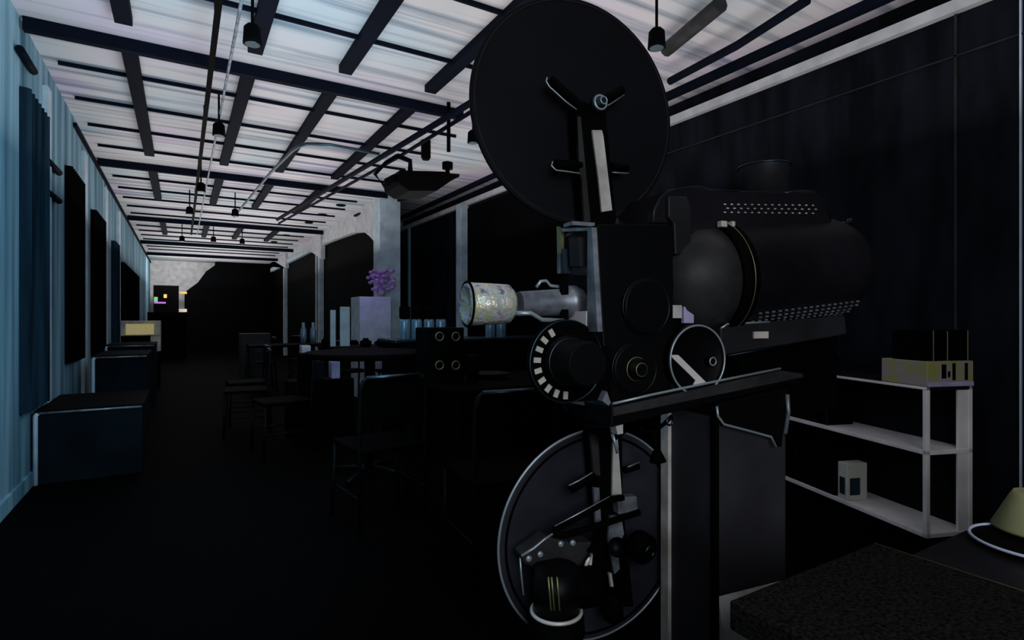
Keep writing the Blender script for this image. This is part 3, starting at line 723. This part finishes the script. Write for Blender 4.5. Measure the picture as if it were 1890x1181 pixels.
# embossed mark on drum: faint rectangle lines
# ---- upper spool disc and arm
R_ = 0.330
dc = L(1067, 206, YD)
d1 = part(MB().lathe(dc, dc + Vector((0, 0.012, 0)), [(0, R_ - 0.004), (0.003, R_), (0.009, R_), (0.012, R_ - 0.004)], 120), 'upper_disc', 'disc', label='large black upper spool disc')
rot_disc(d1, dc, math.radians(-1))
d2_ = part(MB().ring(dc + Vector((0, -0.001, 0)), (0, 1, 0), R_ - 0.012, 0.0012, 120, 5), 'upper_disc_groove', 'grey'); rot_disc(d2_, dc, math.radians(-1))
def arm(c_u, pts, y, th, name, m_, label=None): return part(MB().prism(outl(pts, y), (0, th, 0)), name, m_, label=label, bevel=0.002)
arm(0, [(1063, 196), (1072, 198), (1086, 200), (1108, 196), (1118, 205), (1138, 408), (1136, 412), (1086, 413), (1080, 412), (1072, 318), (1066, 260)], 0.03, 0.045, 'upper_arm', 'matte', 'black upright arm carrying the upper disc')
part(MB().prism(outl([(1066, 215), (1072, 215), (1090, 408), (1079, 410), (1074, 330), (1070, 318)], 0.026), (0, 0.01, 0)), 'arm_flange', 'grey')
part(MB().prism(outl([(1093, 240), (1111, 240), (1114, 252), (1130, 388), (1111, 391), (1105, 330)], 0.024), (0, 0.01, 0)), 'flange_sheen', 'steel', label='bright reflection on the arm flange, laid on as a pale strip')  # reflection on the flange laid on as a strip of bright steel
def bracket(pts, y, r, name, edge_pts, e='edge'):
    part(MB().tube(outl(pts, y), r, 12), name, 'matte')
    part(MB().tube(outl(edge_pts, y - r * 0.8), 0.002, 8), name + '_edge', e)  # lit edge of the finger built as a pale tube
bracket([(1015, 147), (1040, 170), (1068, 194), (1085, 200)], 0.035, 0.014, 'guide_finger', [(1010, 143), (1008, 150), (1014, 160), (1045, 188), (1064, 202)], 'rim')
bracket([(1148, 166), (1122, 182), (1105, 192)], 0.035, 0.013, 'guide_finger', [(1152, 175), (1130, 190), (1118, 197)])
bracket([(1026, 303), (1050, 304), (1072, 306)], 0.035, 0.013, 'guide_finger', [(1020, 298), (1018, 306), (1026, 314), (1050, 317), (1070, 320)], 'rim')
bracket([(1158, 310), (1142, 308), (1128, 306)], 0.035, 0.011, 'guide_finger', [(1160, 320), (1142, 319), (1130, 318)])
hb = L(1104, 192, 0.02)
shb = part(MB().lathe(hb, hb + Vector((0, -0.03, 0)), [(0, 0.026), (0.012, 0.024), (0.013, 0.014), (0.03, 0.012)], 32), 'spindle_hub', 'chrome', label='metal spindle hub at the disc centre')
part(MB().ring(hb + Vector((0, -0.013, 0)), (0, 1, 0), 0.019, 0.003, 32, 8).ring(hb + Vector((0, -0.03, 0)), (0, 1, 0), 0.010, 0.002, 24, 6), 'spindle_ring', 'rim', shb)
part(MB().bb(L(1040, 420, 0.05), L(1098, 411, 0.0)), 'arm_foot', 'edge')
# ---- lower spool disc
R2 = 0.306
dc2 = L(1100, 986, YD)
ld2 = part(MB().lathe(dc2, dc2 + Vector((0, 0.012, 0)), [(0, R2 - 0.004), (0.003, R2), (0.009, R2), (0.012, R2 - 0.004)], 120), 'lower_disc', 'disc2', label='large dark grey lower spool disc')
part(MB().ring(dc2 + Vector((0, 0.004, 0)), (0, 1, 0), R2 + 0.003, 0.0038, 120, 8), 'lower_disc_rim', 'rim', ld2, label='bright metal rim of the lower disc')
part(MB().ring(dc2 + Vector((0, -0.0, 0)), (0, 1, 0), R2 - 0.018, 0.004, 120, 6), 'lower_disc_groove', 'matte', ld2)
arm(0, [(1088, 790), (1148, 790), (1150, 930), (1170, 1120), (1130, 1120), (1100, 930)], 0.035, 0.04, 'lower_arm', 'matte', 'black arm running down in front of the lower disc')
part(MB().prism(outl([(1090, 800), (1104, 802), (1108, 878), (1096, 876)], 0.03), (0, 0.01, 0)), 'arm_flange', 'grey')
part(MB().prism(outl([(1132, 808), (1140, 808), (1148, 915), (1130, 918)], 0.028), (0, 0.01, 0)), 'flange_sheen', 'steel')
part(MB().prism(outl([(1096, 900), (1106, 900), (1110, 968), (1100, 968)], 0.03), (0, 0.01, 0)), 'arm_flange', 'edge')
bracket([(1054, 903), (1076, 890), (1098, 878)], 0.03, 0.012, 'guide_finger', [(1050, 896), (1070, 886), (1093, 872)], 'rim')
bracket([(1178, 860), (1165, 864), (1152, 868)], 0.03, 0.010, 'guide_finger', [(1180, 853), (1168, 858), (1158, 862)])
part(MB().prism(outl([(1126, 952), (1146, 950), (1152, 985), (1140, 1010), (1144, 1050), (1134, 1060), (1122, 1000)], 0.028), (0, 0.008, 0)), 'flange_sheen', 'edge')  # rim light on the lower arm laid on as a pale patch
part(MB().prism(outl([(1124, 1058), (1129, 1058), (1134, 1092), (1129, 1092)], 0.026), (0, 0.008, 0)), 'flange_sheen', 'steel')
part(MB().tube(outl([(1078, 1052), (1084, 1036), (1092, 1022), (1088, 1050), (1098, 1060)], -0.03), 0.005, 8), 'gear_link', 'steel')
part(MB().prism(outl([(1086, 1018), (1106, 990), (1120, 1000), (1122, 1046), (1102, 1052)], -0.01), (0, 0.03, 0)), 'gear_lever', 'matte')
# lever pair and gear box
part(MB().tube(outl([(1022, 978), (1075, 950), (1125, 922), (1150, 918)], 0.0), 0.009, 10), 'take_up_lever', 'matte')
part(MB().tube(outl([(1022, 984), (1040, 988), (1110, 968), (1180, 945)], -0.005), 0.009, 10), 'take_up_lever', 'matte')
part(MB().tube(outl([(1024, 972), (1075, 944), (1125, 917)], 0.0), 0.0025, 8), 'lever_edge', 'rim')
part(MB().prism(outl([(1140, 918), (1176, 916), (1178, 944), (1142, 950)], 0.0), (0, 0.03, 0)), 'lever_pivot', 'edge', bevel=0.003)
gb = outl([(962, 1024), (985, 1008), (1008, 990), (1030, 996), (1060, 1002), (1092, 1000), (1104, 1030), (1100, 1060), (1060, 1070), (1010, 1062), (990, 1050), (968, 1040)], 0.0)
gbx = part(MB().prism(gb, (0, 0.05, 0)), 'gear_box', 'grey', bevel=0.004)
bl = MB()
for u, v in ((996, 1022), (1034, 1003), (1056, 1001), (975, 1030), (1010, 1050), (1080, 1050)):
    c_ = L(u, v, -0.002); bl.lathe(c_, c_ + Vector((0, -0.008, 0)), [(0, 0.009), (0.006, 0.008), (0.008, 0.004)], 16)
part(bl, 'gear_box_bolts', 'rim', gbx)
part(MB().tube(outl([(962, 1026), (985, 1012), (1004, 996), (1020, 985)], -0.002), 0.003, 8).tube(outl([(960, 1030), (962, 1060), (966, 1098)], -0.002), 0.0025, 8), 'gear_box_edge', 'rim')
# motor: vertical cylinder, with pale collar, and fat horizontal drum
m0, m1 = L(1030, 1050, -0.06), L(1030, 1130, -0.06)
part(MB().lathe((m0.x, -0.05, m0.z), (m0.x, -0.05, m1.z), [(0, 0.058), (m0.z - m1.z, 0.060)], 40), 'motor_upper', 'black')
ml = MB()
for u in (1012, 1018, 1028):
    a1_, a2_ = L(u, 1065, -0.112), L(u + 5, 1126, -0.112); ml.tube([a1_, a2_], 0.0022, 6)
part(ml, 'motor_ribs', 'gold')
part(MB().ring((m0.x, -0.05, m1.z), (0, 0, 1), 0.064, 0.005, 44, 8), 'motor_collar', 'steel')
part(MB().lathe((m0.x, -0.05, m1.z - 0.003), (m0.x, -0.05, m1.z - 0.11), [(0, 0.070), (0.05, 0.074), (0.09, 0.060), (0.11, 0.03)], 40), 'motor_body', 'matte')
dr0 = L(1050, 1085, -0.07)
part(MB().lathe(L(1042, 1088, -0.04), L(1105, 1078, -0.04), [(0, 0.045), (0.012, 0.052), (0.09, 0.052), (0.10, 0.046)], 36), 'clutch_drum', 'matte')
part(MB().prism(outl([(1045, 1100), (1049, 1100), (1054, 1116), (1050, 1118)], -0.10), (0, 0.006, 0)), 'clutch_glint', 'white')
part(MB().lathe(L(1140, 1010, -0.02), L(1140, 1010, -0.08), [(0, 0.0), (0.001, 0.026), (0.05, 0.026)], 24, caps=False), 'small_pulley', 'black')
h2 = L(1178, 1006, 0.02)
part(MB().lathe(h2, h2 + Vector((0, -0.05, 0)), [(0, 0.044), (0.03, 0.044), (0.035, 0.03), (0.05, 0.026)], 36), 'take_up_hub', 'matte')
part(MB().ring(h2 + Vector((0.004, -0.05, 0)), (0, 1, 0), 0.014, 0.003, 24, 6, a0=0, a1=4.2), 'take_up_ring', 'chrome')
part(MB().lathe((L(1130, 1090, 0.0)), (L(1132, 1145, 0.0)), [(0, 0.022), (0.07, 0.030), (0.08, 0.026)], 24), 'dash_pot', 'matte')
# cables and hooks under the plate
part(MB().tube(outl([(1076, 782), (1092, 792), (1112, 814), (1132, 812), (1146, 800), (1160, 792)], -0.02), 0.006, 8), 'cable', 'matte')
part(MB().tube(outl([(1178, 786), (1190, 797), (1208, 796), (1226, 782), (1240, 768)], -0.04), 0.006, 8), 'cable', 'matte')
part(MB().tube(outl([(1205, 794), (1210, 820), (1212, 834)], -0.04), 0.006, 8).lathe(L(1212, 832, -0.04), L(1214, 850, -0.04), [(0, 0.012), (0.03, 0.024)], 20), 'hanging_plug', 'matte')
part(MB().ring(L(1236, 778, -0.05), (0, 1, 0), 0.010, 0.003, 24, 8), 'hook', 'chrome')
part(MB().tube(outl([(1130, 800), (1136, 820), (1140, 836)], -0.03), 0.005, 8), 'spring', 'rim')
# film loop shapes left of the plate
fl = L(1010, 700, -0.05)
part(MB().ring(L(1018, 715, -0.06), (0, 1, 0), 0.026, 0.004, 28, 8, a0=0.3, a1=4.6), 'film_roller', 'chrome')
part(MB().prism(outl([(1042, 728), (1072, 722), (1112, 735), (1128, 746), (1126, 757), (1046, 742)], -0.02), (0, 0.12, 0)), 'bed_front_casting', 'edge', label='pale casting at the lens end of the bed')
part(MB().prism(outl([(1052, 748), (1128, 768), (1128, 786), (1056, 762)], -0.0), (0, 0.02, 0)), 'bed_front_lip', 'matte')

# ================================================================ SHELF UNIT ON THE RIGHT
SR = math.radians(-19.3); SO = Vector((3.15, 1.287, 0)); SL = 1.6; SW = 0.28
su = empty('open_shelf', SO, SR, 'white open shelf unit carrying the yellow crate, by the right wall', 'shelf')
ZB, ZM, ZT = 0.113, 0.535, 0.86
def sp(p0, p1, nme, m_, lab=None, bev=0.002):
    o = MB().bb(p0, p1, bev=bev).build(nme, m_, su)
    if lab: o['label'] = lab
    return o
sp((0, 0, ZB), (SW, SL, ZB + 0.022), 'shelf_board', 'shelf')
sp((0.0, 0.0, ZM - 0.012), (SW, SL, ZM + 0.010), 'shelf_board', 'shelf')
sp((0, 0, ZT - 0.018), (SW, SL, ZT), 'top_board', 'lamp')
sp((-0.002, 0.0, ZT - 0.014), (0.0, SL, ZT), 'front_edge', 'shelf')
sp((0, 0, ZB), (0.022, 0.022, ZT), 'post', 'shelf'); sp((SW - 0.022, 0, ZB), (SW, 0.022, ZT), 'post', 'shelf')
sp((0, SL - 0.022, ZB), (0.022, SL, ZT), 'post', 'shelf'); sp((SW - 0.022, SL - 0.022, ZB), (SW, SL, ZT), 'post', 'shelf')
sp((0.03, 0.05, 0.0), (SW - 0.02, SL - 0.03, ZB - 0.0005), 'plinth', 'matte')
sp((SW - 0.012, 0.02, ZB), (SW - 0.002, SL - 0.02, ZT - 0.02), 'back_panel', 'shelf_back')
sp((SW - 0.085, 0.004, ZB), (SW - 0.02, 0.016, ZT - 0.02), 'end_strip', 'shelf')
def on_shelf(name, p0, p1, m_, lab, cat, group=None, parts=None, bev=0.004):
    p0, p1 = Vector(p0), Vector(p1); c = Vector(((p0.x + p1.x) / 2, (p0.y + p1.y) / 2, p0.z))
    wl = SO + Matrix.Rotation(SR, 3, 'Z') @ c
    r = empty(name, wl, SR, lab, cat, group)
    MB().bb(p0 - c, p1 - c, bev=bev).build('body', m_, r)
    for nm, a, b, mm in (parts or []):
        MB().bb(Vector(a) - c, Vector(b) - c, bev=0.0006).build(nm, mm, r)
    return r
# yellow crate on the near end of the top
cz = ZT + 0.001
h = 0.125
slots = []
for k in range(2): slots.append(('slot', (0.150 + k * 0.075, -0.0065, cz + 0.03), (0.168 + k * 0.075, -0.004, cz + 0.115), 'matte'))
slots += [('slot', (0.085, -0.0065, cz + 0.04), (0.112, -0.004, cz + 0.11), 'matte'), ('slot', (0.122, -0.0065, cz + 0.045), (0.136, -0.004, cz + 0.075), 'matte')]
slots += [('lower_lip', (0.0, -0.0062, cz), (SW, -0.004, cz + 0.022), 'violet')]
on_shelf('yellow_crate', (0.0, -0.004, cz), (SW, 0.26, cz + h), 'yellow', 'yellow slotted crate standing on the near end of the white shelf', 'crate', parts=slots)
for k, (a, b_, hh, lab) in enumerate([(0.005, 0.065, 0.155, 'black carton with yellow trim on the yellow crate, leftmost of three'), (0.070, 0.150, 0.15, 'black carton on the yellow crate, middle of three'), (0.162, 0.275, 0.155, 'widest black carton on the yellow crate, rightmost of three')]):
    on_shelf('carton', (a, 0.02, cz + h + 0.001), (b_, 0.2, cz + h + hh), 'matte', lab, 'box', 'cartons on the yellow crate',
             parts=[('edge_strip', (b_ - 0.004, 0.0175, cz + h + 0.002), (b_ - 0.001, 0.02, cz + h + hh - 0.002), 'yellow')])
# books and boxes
yy = 0.66
for k, (t_, hh, nm) in enumerate([(0.10, 0.245, 'nearest and thickest'), (0.055, 0.25, 'second'), (0.04, 0.24, 'third'), (0.045, 0.25, 'fourth'), (0.04, 0.235, 'fifth'), (0.05, 0.25, 'sixth'), (0.4, 0.25, 'furthest and widest')]):
    z0 = ZM + 0.0105
    on_shelf('binder', (0.012, yy, z0), (0.20, yy + t_ - 0.003, z0 + hh), 'matte', 'black binder on the upper level of the shelf, %s from its open end' % nm, 'binder', 'binders on the upper shelf',
             parts=[('spine_edge', (0.010, yy, z0 + 0.01), (0.012, yy + 0.003, z0 + hh - 0.01), 'chrome')])
    yy += t_
yy = 0.60
for k, (t_, hh, nm) in enumerate([(0.16, 0.27, 'wide black box beside the white carton on the lower level'), (0.06, 0.25, 'black book on the lower level, next after the wide black box'), (0.05, 0.26, 'black book on the lower level, third from the white carton'), (0.055, 0.25, 'fourth black book on the lower level, second from the far end'), (0.45, 0.26, 'long black box at the far end of the lower level of the shelf')]):
    z0 = ZB + 0.0225
    on_shelf('lower_book' if k in (1, 2, 3) else 'storage_box', (0.012, yy, z0), (0.22, yy + t_ - 0.004, z0 + hh), 'matte', nm, 'book' if k in (1, 2, 3) else 'box', None,
             parts=[('spine_edge', (0.010, yy, z0 + 0.01), (0.012, yy + 0.003, z0 + hh - 0.01), 'chrome')])
    yy += t_
z0 = ZB + 0.0225
on_shelf('white_carton', (0.012, 0.505, z0), (0.15, 0.575, z0 + 0.215), 'white', 'small white carton with a dark patch, on the lower level of the shelf', 'carton',
         parts=[('dark_patch', (0.03, 0.5035, z0 + 0.03), (0.10, 0.505, z0 + 0.13), 'teal_dark'), ('dark_patch', (0.0105, 0.52, z0 + 0.03), (0.012, 0.56, z0 + 0.13), 'teal_dark')])
# dark camera bag on the far end of the top board
r = empty('camera_bag', SO + Matrix.Rotation(SR, 3, 'Z') @ Vector((0.13, 0.86, ZT)), SR, 'black bag with a pale looped strap lying on the far end of the white shelf', 'bag')
MB().lathe((0, -0.13, 0.065), (0, 0.15, 0.055), [(0, 0.03), (0.02, 0.055), (0.10, 0.062), (0.2, 0.05), (0.27, 0.03)], 28).build('body', 'matte', r)
MB().ring((-0.063, -0.06, 0.07), (1, 0, 0.2), 0.022, 0.004, 24, 8).build('strap_loop', 'edge', r)
MB().tube([(-0.07, -0.16, 0.006), (-0.075, -0.05, 0.006), (-0.06, 0.02, 0.006)], 0.005).build('strap', 'chrome', r)

# ================================================================ DESK AND DISH, BOTTOM RIGHT
zd = 0.72
dk = empty('speckled_desk', (1.03, 0.3, 0), 0, 'speckled black desk at the bottom right in front of the projector pedestal', 'desk')
MB().bb((0.80 - 1.03, -0.7, zd - 0.05), (1.27 - 1.03, 0.317, zd), bev=0.004).build('desktop', 'desk', dk)
MB().bb((0.84 - 1.03, -0.65, 0), (1.25 - 1.03, 0.25, zd - 0.05)).build('cabinet', 'matte', dk)
MB().tube([(0.238, 0.315, zd + 0.0005), (0.243, -0.6, zd + 0.0005)], 0.0012, 6).build('edge_trim', 'gold', dk)
dk2 = empty('side_table', (1.75, 0.1, 0), 0, 'dark side table at the lower right corner carrying the dish and yellow shade', 'table')
MB().bb((1.275 - 1.75, -0.75, zd - 0.04), (2.4 - 1.75, 0.45, zd - 0.002), bev=0.004).build('tabletop', 'lamp', dk2)
MB().bb((1.33 - 1.75, -0.7, 0), (2.35 - 1.75, 0.4, zd - 0.04)).build('cabinet', 'matte', dk2)
p = onZ(1908, 1012, zd)
R1 = (onZ(1815, 1012, zd) - p).length
di = empty('round_dish', p, 0, 'black round dish with a white rim at the lower right corner', 'dish')
MB().lathe((0, 0, 0), (0, 0, 0.012), [(0, R1 * 0.7), (0.010, R1), (0.012, R1), (0.006, R1 * 0.85), (0.005, 0.002)], 64).build('plate', 'matte', di)
MB().ring((0, 0, 0.012), (0, 0, 1), R1 - 0.001, 0.0032, 72, 8).build('rim', 'rimwhite', di)
q = onZ(1908, 990, zd) + Vector((0, 0, 0.0125))
cn_ = MB().lathe((0, 0, 0), (0, 0, 0.085), [(0, 0.070), (0.006, 0.072), (0.075, 0.040), (0.085, 0.034)], 48).build('cone_shade', 'cone'); cn_.location = q
tag(cn_, 'pale yellow cone-shaped shade standing on the black dish at the right edge', 'lampshade')
